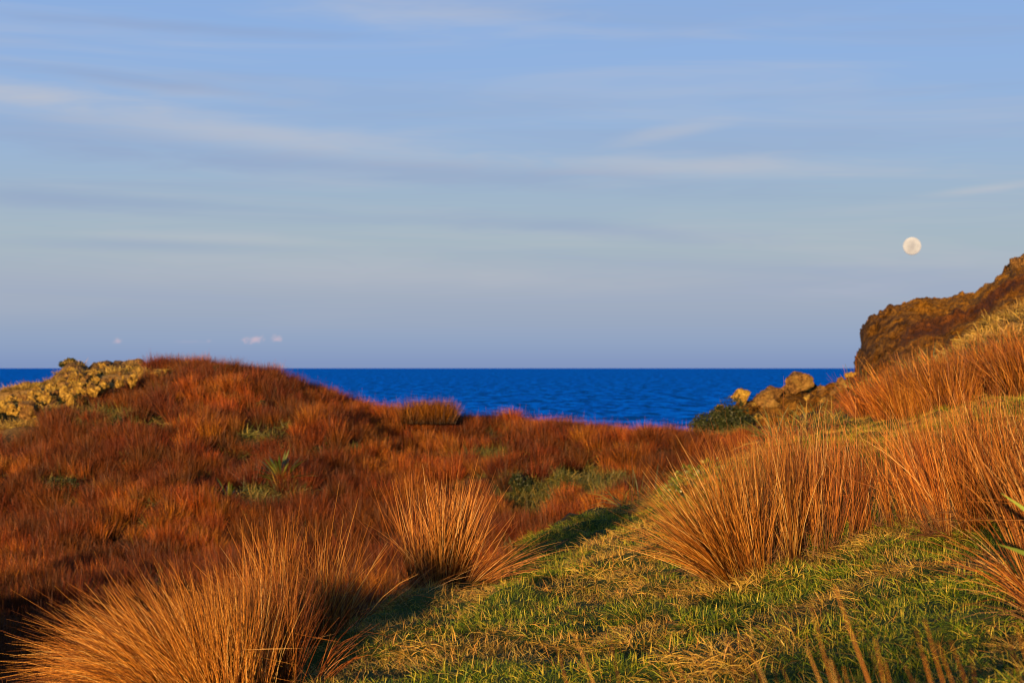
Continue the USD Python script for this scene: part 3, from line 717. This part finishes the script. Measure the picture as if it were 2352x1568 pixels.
# the hump that carries the rocks
cs_, ss_ = np.linspace(-240, 440, 110), np.linspace(0, 2, 60)
CC, SS = np.meshgrid(cs_, ss_, indexing='ij')
y0 = 57.5 + 4 * CC / 400
yy = y0 + 11 * SS
zt = (HOR - np.interp(CC, crest_c, crest_r) + 7) / FPX * (y0 + 11) - .12
z0 = height((CC - 1176) / FPX * y0, y0) - .3
zz = np.where(SS <= 1, z0 + (zt - z0) * np.clip(SS, 0, 1), zt - (SS - 1) * 6)
zz -= np.clip((CC - 390) / 50, 0, 1) * 1.2 + np.clip((-200 - CC) / 40, 0, 1) * 2
xx = (CC - 1176) / FPX * yy
zz = zz + (meshkit.fbm(P3(xx, yy, 1.3), 4, 21) - .5) * .35 - np.abs(meshkit.fbm(P3(xx, yy, 2.2), 3, 27) - .5) * .5 + .06
I, J = np.meshgrid(np.arange(109), np.arange(59), indexing='ij')
hq = np.stack([I * 60 + J, (I + 1) * 60 + J, (I + 1) * 60 + J + 1, I * 60 + J + 1], -1).reshape(-1, 4)
obj('bedrock', (np.stack([xx, yy, zz], -1).reshape(-1, 3), hq), m_brownrock, path)

hs_ = rng.choice(110 * 60, 300, replace=False)
hp_ = np.stack([xx, yy, zz], -1).reshape(-1, 3)[hs_]
hp_ = hp_[SS.reshape(-1)[hs_] < 1.1]
scatter('crest_grass', OCHRES, hp_ - [0, 0, .03], rng.random(len(hp_)) * 6.28, np.repeat(rng.uniform(.45, .95, len(hp_))[:, None], 3, 1), rng.integers(0, 3, len(hp_)),
        'ochre grass tufts between the rocks of the far left crest', 'dry grass')

# ------------------------------------------------------------------ the headland on the right
HC = np.array([1540, 1590, 1620, 1660, 1690, 1740, 1800, 1850, 1900, 1940, 1962, 1972, 1984, 1998, 2014, 2032, 2060, 2100, 2150, 2200, 2240, 2270, 2292, 2312, 2332, 2360, 2500, 2800, 3300], float)
HR = np.array([1010, 990, 975, 962, 935, 922, 905, 902, 905, 898, 890, 872, 806, 760, 738, 722, 714, 704, 698, 690, 682, 664, 650, 628, 618, 612, 520, 400, 300], float)
HR = np.where((HC > 1685) & (HC < 1965), HR - 8, HR)
HF = np.interp(HC, [1540, 1960, 2000, 2150, 2352, 3300], [83, 84, 84, 76, 66, 62])
HT = np.interp(HC, [1540, 1800, 1950, 1990, 2060, 2200, 3300], [90, 95, 99, 116, 118, 116, 112])
HP = np.interp(HC, [1540, 1940, 1985, 2080, 2200, 3300], [1.0, 1.0, 2.6, 2.0, 1.2, 1.0])     # >1: steep foot, rounded top
cs_ = np.unique(np.concatenate([np.arange(1540, 1960, 5), np.arange(1960, 2040, 1.5), np.arange(2040, 2400, 3.5), np.arange(2400, 3300, 20)]))
ss_ = np.concatenate([np.linspace(0, 1, 120), np.linspace(1.03, 2, 30)])
CC, SS = np.meshgrid(cs_, ss_, indexing='ij')
yf, yt, pw, rt = (np.interp(CC, HC, a) for a in (HF, HT, HP, HR))
rt = rt + (np.abs(meshkit.fbm(P3(CC, 0 * CC, 1 / 26.0), 4, 33) - .5) * -26 + 3) * np.interp(CC, [1985, 2040, 2200, 2290], [1, .45, .7, 1.3]) * np.clip((CC - 1660) / 60, 0, 1)
yy = np.where(SS <= 1, yf + (yt - yf) * SS, yt + (SS - 1) * 45)
xx = (CC - 1176) / FPX * yy
zf = height((CC - 1176) / FPX * yf, yf) - .25
zt = (HOR - rt) / FPX * yt
f_ = 1 - (1 - np.clip(SS, 0, 1)) ** pw
zz = np.where(SS <= 1, zf + (zt - zf) * f_, zt - (SS - 1) ** 1.3 * (zt + 48))
amp = np.interp(CC, [1540, 1700, 1975, 2060, 2150, 2300], [.5, .75, 1.15, .85, .65, .8]) * np.clip(SS * 5, 0, 1)
p_ = P3(xx, yy, 1.0, zz)
nz = (meshkit.fbm(p_ * .55, 5, 41) - .5) * 1.8 + (.45 - np.abs(meshkit.fbm(p_ * 1.1, 4, 45) - .5) * 4) * .55 + (meshkit.noise(np.floor(p_ * 1.3)) - .5) * .25
zz = zz + nz * amp * .8
yy2 = yy - ((meshkit.fbm(p_ * .7 + 9, 5, 47) - .5) * 4.5 - np.abs(meshkit.fbm(p_ * np.array([1.0, 1.0, .6]) + 4, 4, 49) - .5) * 4) * amp
rocky = np.clip((2110 - CC) / 70, 0, 1) * np.clip((CC - 1955) / 15, 0, 1) + np.clip((SS - .86) * 9, 0, 1) * .7 * (CC > 1960) + .6 * (CC < 1960) * np.clip(SS * 2 - .6, 0, 1)
band = np.exp(-((SS - np.interp(CC, [2000, 2100, 2250, 2400], [.20, .34, .50, .60])) / .13) ** 2) * np.clip((CC - 2010) / 60, 0, 1)
cov2 = np.stack([np.clip(rocky, 0, 1), band, meshkit.fbm(p_ * .4, 3, 55)], -1)
n2 = len(ss_)
I, J = np.meshgrid(np.arange(len(cs_) - 1), np.arange(n2 - 1), indexing='ij')
hq = np.stack([I * n2 + J, (I + 1) * n2 + J, (I + 1) * n2 + J + 1, I * n2 + J + 1], -1).reshape(-1, 4)
HV = np.stack([(CC - 1176) / FPX * yy, yy2, zz], -1)
m_head = mat('headland', {
    'cov': ('attribute', {'attribute': 'cover'}), 'sep': ('separate_xyz', {}), 'geo': ('geometry', {}),
    'n1': ('noise_texture', {'scale': .9, 'detail': 6.0, 'roughness': .65}), 'n2': ('noise_texture', {'scale': 1.7, 'detail': 7.0, 'roughness': .68}),
    'grass': ('rgb_ramp', {'ramp': [(.34, (.050, .022, .003)), (.5, (.185, .090, .010)), (.68, (.31, .165, .018))]}),
    'rockc': ('rgb_ramp', {'ramp': [(.38, (.018, .008, .002)), (.5, (.115, .053, .008)), (.66, (.26, .135, .024))]}),
    'scrub': ('rgb_ramp', {'ramp': [(.3, (.035, .012, .004)), (.6, (.12, .040, .010)), (.8, (.17, .065, .014))]}),
    'x1': ('mix', {}), 'x2': ('mix', {}), 'b': ('bump', {'strength': 1.0, 'distance': 1.1}), 'p': ('principled_bsdf', {'roughness': .95, 'specular_ior_level': .1})},
    [('cov.vector', 'sep.vector'), ('geo.position', 'n1.vector'), ('geo.position', 'n2.vector'), ('n2.fac', 'grass.fac'), ('n2.fac', 'rockc.fac'), ('n2.fac', 'scrub.fac'),
     ('grass.color', 'x1.color1'), ('scrub.color', 'x1.color2'), ('sep.y', 'x1.fac'), ('x1.color', 'x2.color1'), ('rockc.color', 'x2.color2'), ('sep.x', 'x2.fac'), ('x2.color', 'p.base_color'),
     ('n2.fac', 'b.height'), ('b.normal', 'p.normal')], 'p.BSDF')
g = obj('headland', (HV.reshape(-1, 3), hq), m_head, prim={'cover': cov2.reshape(-1, 3)})
tag(g, 'brown grassy headland with a steep rocky end above the sea', 'headland', kind='structure')


def hand_rock(name, label, px, py, y, size, seed, m=None, parent=None, tilt=0):
    """A rock whose middle stands at column px, row py and depth y."""
    r = np.random.default_rng(seed)
    mesh = rock(r, size, 1.0, 3, .16)
    mesh.apply_transform(trimesh.transformations.rotation_matrix(math.radians(tilt), [0, 1, 0]))
    at = np.array([(px - 1176) / FPX * y, y, (HOR - py) / FPX * y])
    mesh.apply_translation(at)
    p = obj(name, mesh, m or m_brownrock, parent or '/World')
    if not parent:
        tag(p, label, 'rock')
    return p


hand_rock('boulder', 'largest square boulder standing alone on the low ridge against the sea', 1838, 880, 93, (.66, .6, .62), 61, tilt=12)
hand_rock('boulder', 'small rounded boulder beside the foot of the steep headland', 1930, 893, 95, (.40, .45, .52), 62)
hand_rock('boulder', 'pale knobbly rock above the dark green shrub', 1700, 918, 92, (.50, .5, .58), 63, m_ochrock)
hand_rock('boulder', 'broad rounded rock between the knobbly rock and the square boulder', 1765, 915, 92, (.75, .6, .55), 64)
hand_rock('boulder', 'tiny knob of rock at the left tip of the low ridge above the shrub', 1655, 948, 90, (.36, .4, .42), 65, m_ochrock)
hand_rock('boulder', 'low lump of rock between the square and the small rounded boulder', 1885, 908, 95, (.36, .4, .42), 66)
hand_rock('boulder', 'rock knob at the lower left of the square boulder', 1795, 905, 94, (.40, .4, .34), 69)
for q_, (px, py, sz, lab) in enumerate([(2332, 622, .62, 'pointed rock pinnacle topmost on the headland at the right edge'), (2296, 652, .42, 'rock shoulder left of the topmost pinnacle'),
                                        (2268, 668, .36, 'small rock tooth on the headland skyline'), (2165, 700, .26, 'lone little rock on the flat part of the headland skyline'),
                                        (2230, 688, .28, 'low rock on the skyline where the headland begins to climb'), (2350, 612, .6, 'rock cut by the right edge beside the pinnacle')]):
    hand_rock('crag_rock', lab, px, py - 2, 113, (sz * .8, sz, sz * 1.1), 70 + q_)

for i in range(26):
    cc = rng.uniform(1690, 1985)
    k_ = int(np.argmin(np.abs(cs_ - cc)))
    j_ = int(rng.integers(30, 118))
    sz = rng.uniform(.16, .42)
    m = rock(rng, (sz * rng.uniform(.8, 1.4), sz, sz * rng.uniform(.7, 1.1)), 1.0, 2, .22)
    m.apply_translation(HV[k_, j_] + [0, 0, -sz * .2])
    obj('rock', m, m_brownrock if rng.random() < .6 else m_ochrock, '/World/headland')

# ------------------------------------------------------------------ shrubs, herbs, flax
def leaf_cloud(rng, n, radii, leaf, fill=.55, lobes=7, flat=.0):
    """Leaves scattered through a lumpy crown; each leaf a bent quad."""
    cen = rng.normal(0, 1, (lobes, 3)) * np.array(radii) * .42
    cen[:, 2] = np.abs(cen[:, 2]) * .9 + radii[2] * .25
    rad = np.array(radii) * rng.uniform(.35, .62, (lobes, 1))
    k_ = rng.integers(0, lobes, n)
    d = rng.normal(0, 1, (n, 3))
    d /= np.linalg.norm(d, axis=1, keepdims=True)
    p = cen[k_] + d * rad[k_] * (fill + (1 - fill) * rng.random((n, 1)) ** .5)
    p[:, 2] = np.maximum(p[:, 2], rng.uniform(0, .12, n))
    a = rng.normal(0, 1, (n, 3)) + d * .8 + [0, 0, .3]
    a /= np.linalg.norm(a, axis=1, keepdims=True)
    b = np.cross(a, rng.normal(0, 1, (n, 3)))
    b /= np.linalg.norm(b, axis=1, keepdims=True)
    L_ = leaf * rng.uniform(.7, 1.4, (n, 1))
    v = np.stack([p, p + a * L_ * .5 + b * L_ * .28, p + a * L_, p + a * L_ * .5 - b * L_ * .28], 1)
    i = np.arange(n)[:, None] * 4
    f = np.concatenate([i + [0, 1, 2], i + [0, 2, 3]])
    c_ = np.repeat(np.stack([np.full(n, .8), rng.random(n), rng.random(n)], -1)[:, None], 4, 1)
    return v.reshape(-1, 3), f, c_.reshape(-1, 3)


def shrub(name, label, at, radii, n, leaf, seed, m=None, cat='shrub', lobes=7):
    r = np.random.default_rng(seed)
    path = thing(name, label, cat, at)
    v, f, c_ = leaf_cloud(r, n, radii, leaf, lobes=lobes)
    obj('crown', (v, f), m or m_leaf, path, prim={'blade': c_})
    w_ = max(.015, radii[0] * .05)
    tr = [build_stems(r, np.array([[0, 0, -.1]]), np.array([dv / np.linalg.norm(dv)]), np.array([radii[2] * .9]), .1, w_, 5, 4, 0, .05) for dv in (r.normal(0, .35, (4, 3)) + [0, 0, 1])]
    v, f, c_ = join(tr)
    obj('trunk', (v, f), m_bark, path)


def at_row(px, py, y):
    return np.array([(px - 1176) / FPX * y, y, (HOR - py) / FPX * y])


shrub('shrub', 'dark green shrub under the rocks at the left tip of the low ridge', at_row(1665, 1003, 82), (1.15, 1.0, 1.0), 9000, .09, 81, lobes=12)
shrub('shrub', 'low dark shrub at the lower left foot of the rocky ridge', at_row(1618, 1006, 83), (.55, .5, .7), 3000, .08, 82)
shrub('shrub', 'round dark green bush on top of the pale rocky outcrop', at_row(160, 846, 71), (.34, .32, .24), 2500, .07, 83)
for q_, (px, py, rx, rz, lab) in enumerate([(1185, 1135, .45, .55, 'dark olive shrub in the middle of the valley openings'), (262, 1000, .45, .45, 'dark green shrub in the grassy opening below the rocky outcrop'),
                                            (160, 1145, .45, .55, 'blackish green shrub low on the left side of the valley'), (165, 935, .55, .40, 'dark shrub just below the rocky outcrop'),
                                            (380, 885, .5, .35, 'grey green shrub near the crest beneath the outcrop end'), (30, 955, .5, .35, 'dark green shrub at the left edge below the rocks'),
                                            (515, 868, .4, .4, 'small dark shrub on the tussock skyline'), (738, 1050, .5, .30, 'green shrub in a gap above the larger flax'), (25, 1250, .6, .45, 'black green shrub low at the left edge of the valley'),
                                            (600, 960, .3, .5, 'dark upright shrub in a cleft of the upper slope')]):
    shrub('shrub', lab, valley_at(px, py), (rx * .75, rx * .75, rz * .7), 2200, .06, 90 + q_)
for q_, (px, y_, rx, lab) in enumerate([(1545, 21.4, .17, 'leafy herb at the far edge of the turf, leftmost of its row'), (1590, 21.2, .22, 'leafy herb in the middle of the row at the turf edge'),
                                        (1630, 20.6, .22, 'leafy herb at the right end of the row, behind the fanning stems'), (1575, 19.6, .15, 'small leafy herb before the row at the turf edge'), (1665, 19.6, .2, 'leafy herb hidden half behind the fanning stems')]):
    shrub('leafy_herb', lab, ground_at(px, y_), (rx, rx, rx * .9), 520, .045, 110 + q_, m_herb, 'herb', lobes=5)


def flax(name, label, at, n, ln, wd, seed, aim=None):
    """Sword-shaped leaves in a fan; each leaf a part, folded along its middle."""
    r = np.random.default_rng(seed)
    path = thing(name, label, 'flax', at)
    for i in range(n):
        t = np.linspace(0, 1, 10)
        if aim is None:
            az, tl, l_ = r.uniform(0, 2 * np.pi), np.radians(r.uniform(15, 68)), ln * r.uniform(.7, 1.15)
            out, sd = np.array([math.cos(az), math.sin(az), 0]), np.array([-math.sin(az), math.cos(az), 0])
            p = out * (math.sin(tl) * l_ * t + .10 * l_ * t ** 2.5)[:, None] + np.array([0, 0, 1.0]) * (math.cos(tl) * l_ * t - .22 * l_ * math.sin(tl) * t ** 3)[:, None]
        else:
            p = aim[i] * t[:, None] + np.array([0, 0, .06]) * np.sin(t * np.pi)[:, None]
            sd = np.cross(aim[i], [.25, -1, .2])
            sd /= np.linalg.norm(sd)
        w_ = wd * np.interp(t, [0, .3, .75, 1], [.7, 1, .8, .04])[:, None]
        up = np.array([0, 0, 1.0]) * .25 * w_
        v = np.stack([p - sd * w_ / 2 + up, p, p + sd * w_ / 2 + up], 1).reshape(-1, 3)
        f = []
        for k_ in range(9):
            for j in (0, 1):
                a_ = k_ * 3 + j
                f += [(a_, a_ + 1, a_ + 4), (a_, a_ + 4, a_ + 3)]
        c_ = np.stack([np.repeat(t, 3), np.full(30, r.random()), np.zeros(30)], -1)
        obj('leaf', (v, np.array(f)), m_flax if aim is None else m_nearflax, path, prim={'blade': c_})


flax('flax_plant', 'spiky dark green flax standing alone on the valley slope', valley_at(645, 1118), 40, .95, .075, 121)
flax('flax_plant', 'smaller paler flax to the lower left of the larger one', valley_at(525, 1160), 24, .75, .055, 122)
# flax just outside the right edge; two of its leaves reach into the picture
base = ground_at(2640, 6.6)


flax('flax_plant', 'two green sword leaves of a flax reaching in at the right edge', base, 5, 1, .028, 123,
     aim=[at_row(2298, 1135, 6.5) - base, at_row(2290, 1252, 6.3) - base + [0, 0, .0], at_row(2700, 900, 6.9) - base, at_row(2900, 1000, 6.2) - base, at_row(2800, 1100, 7.0) - base])

# flat-topped rusty hummock on the saddle against the sea
r = np.random.default_rng(131)
v, f, c_ = join([(lambda s_: (s_[0] + [dx, dy, 0], s_[1], s_[2]))(stems(r, 420, .34, (.68, .09), (3, 20), droop=.15, width=.010, sides=2, segs=3, tilt_sd=10)) for dx, dy in ((-.50, 0), (-.25, .2), (0, 0), (.25, -.1), (.45, .1), (.55, 0))])
path = thing('cushion_shrub', 'flat-topped rusty hummock on the saddle against the blue sea', 'shrub', at_row(982, 974, 63))
obj('stems', (v, f), m_farrush, path, prim={'blade': c_})

# ------------------------------------------------------------------ the moon
D = 40000.0
mo = at_row(2095.5, 568.5, D)
m_moon = mat('moon', {'tc': ('texture_coordinate', {}), 'n': ('noise_texture', {'scale': .0075, 'detail': 3.0, 'roughness': .5}), 'geo': ('geometry', {}),
                      'r': ('rgb_ramp', {'ramp': [(.40, (.172, .215, .285)), (.58, (.198, .25, .325))]}), 'd': ('diffuse_bsdf', {'roughness': 1.0})},
             [('geo.position', 'n.vector'), ('n.fac', 'r.fac'), ('r.color', 'd.color')], 'd.BSDF')
ball = trimesh.creation.icosphere(5, 20.5 / FPX * D)
ball.apply_translation(mo)
tag(obj('moon', ball, m_moon, smooth=True), 'pale full moon in the evening sky above the headland', 'moon')
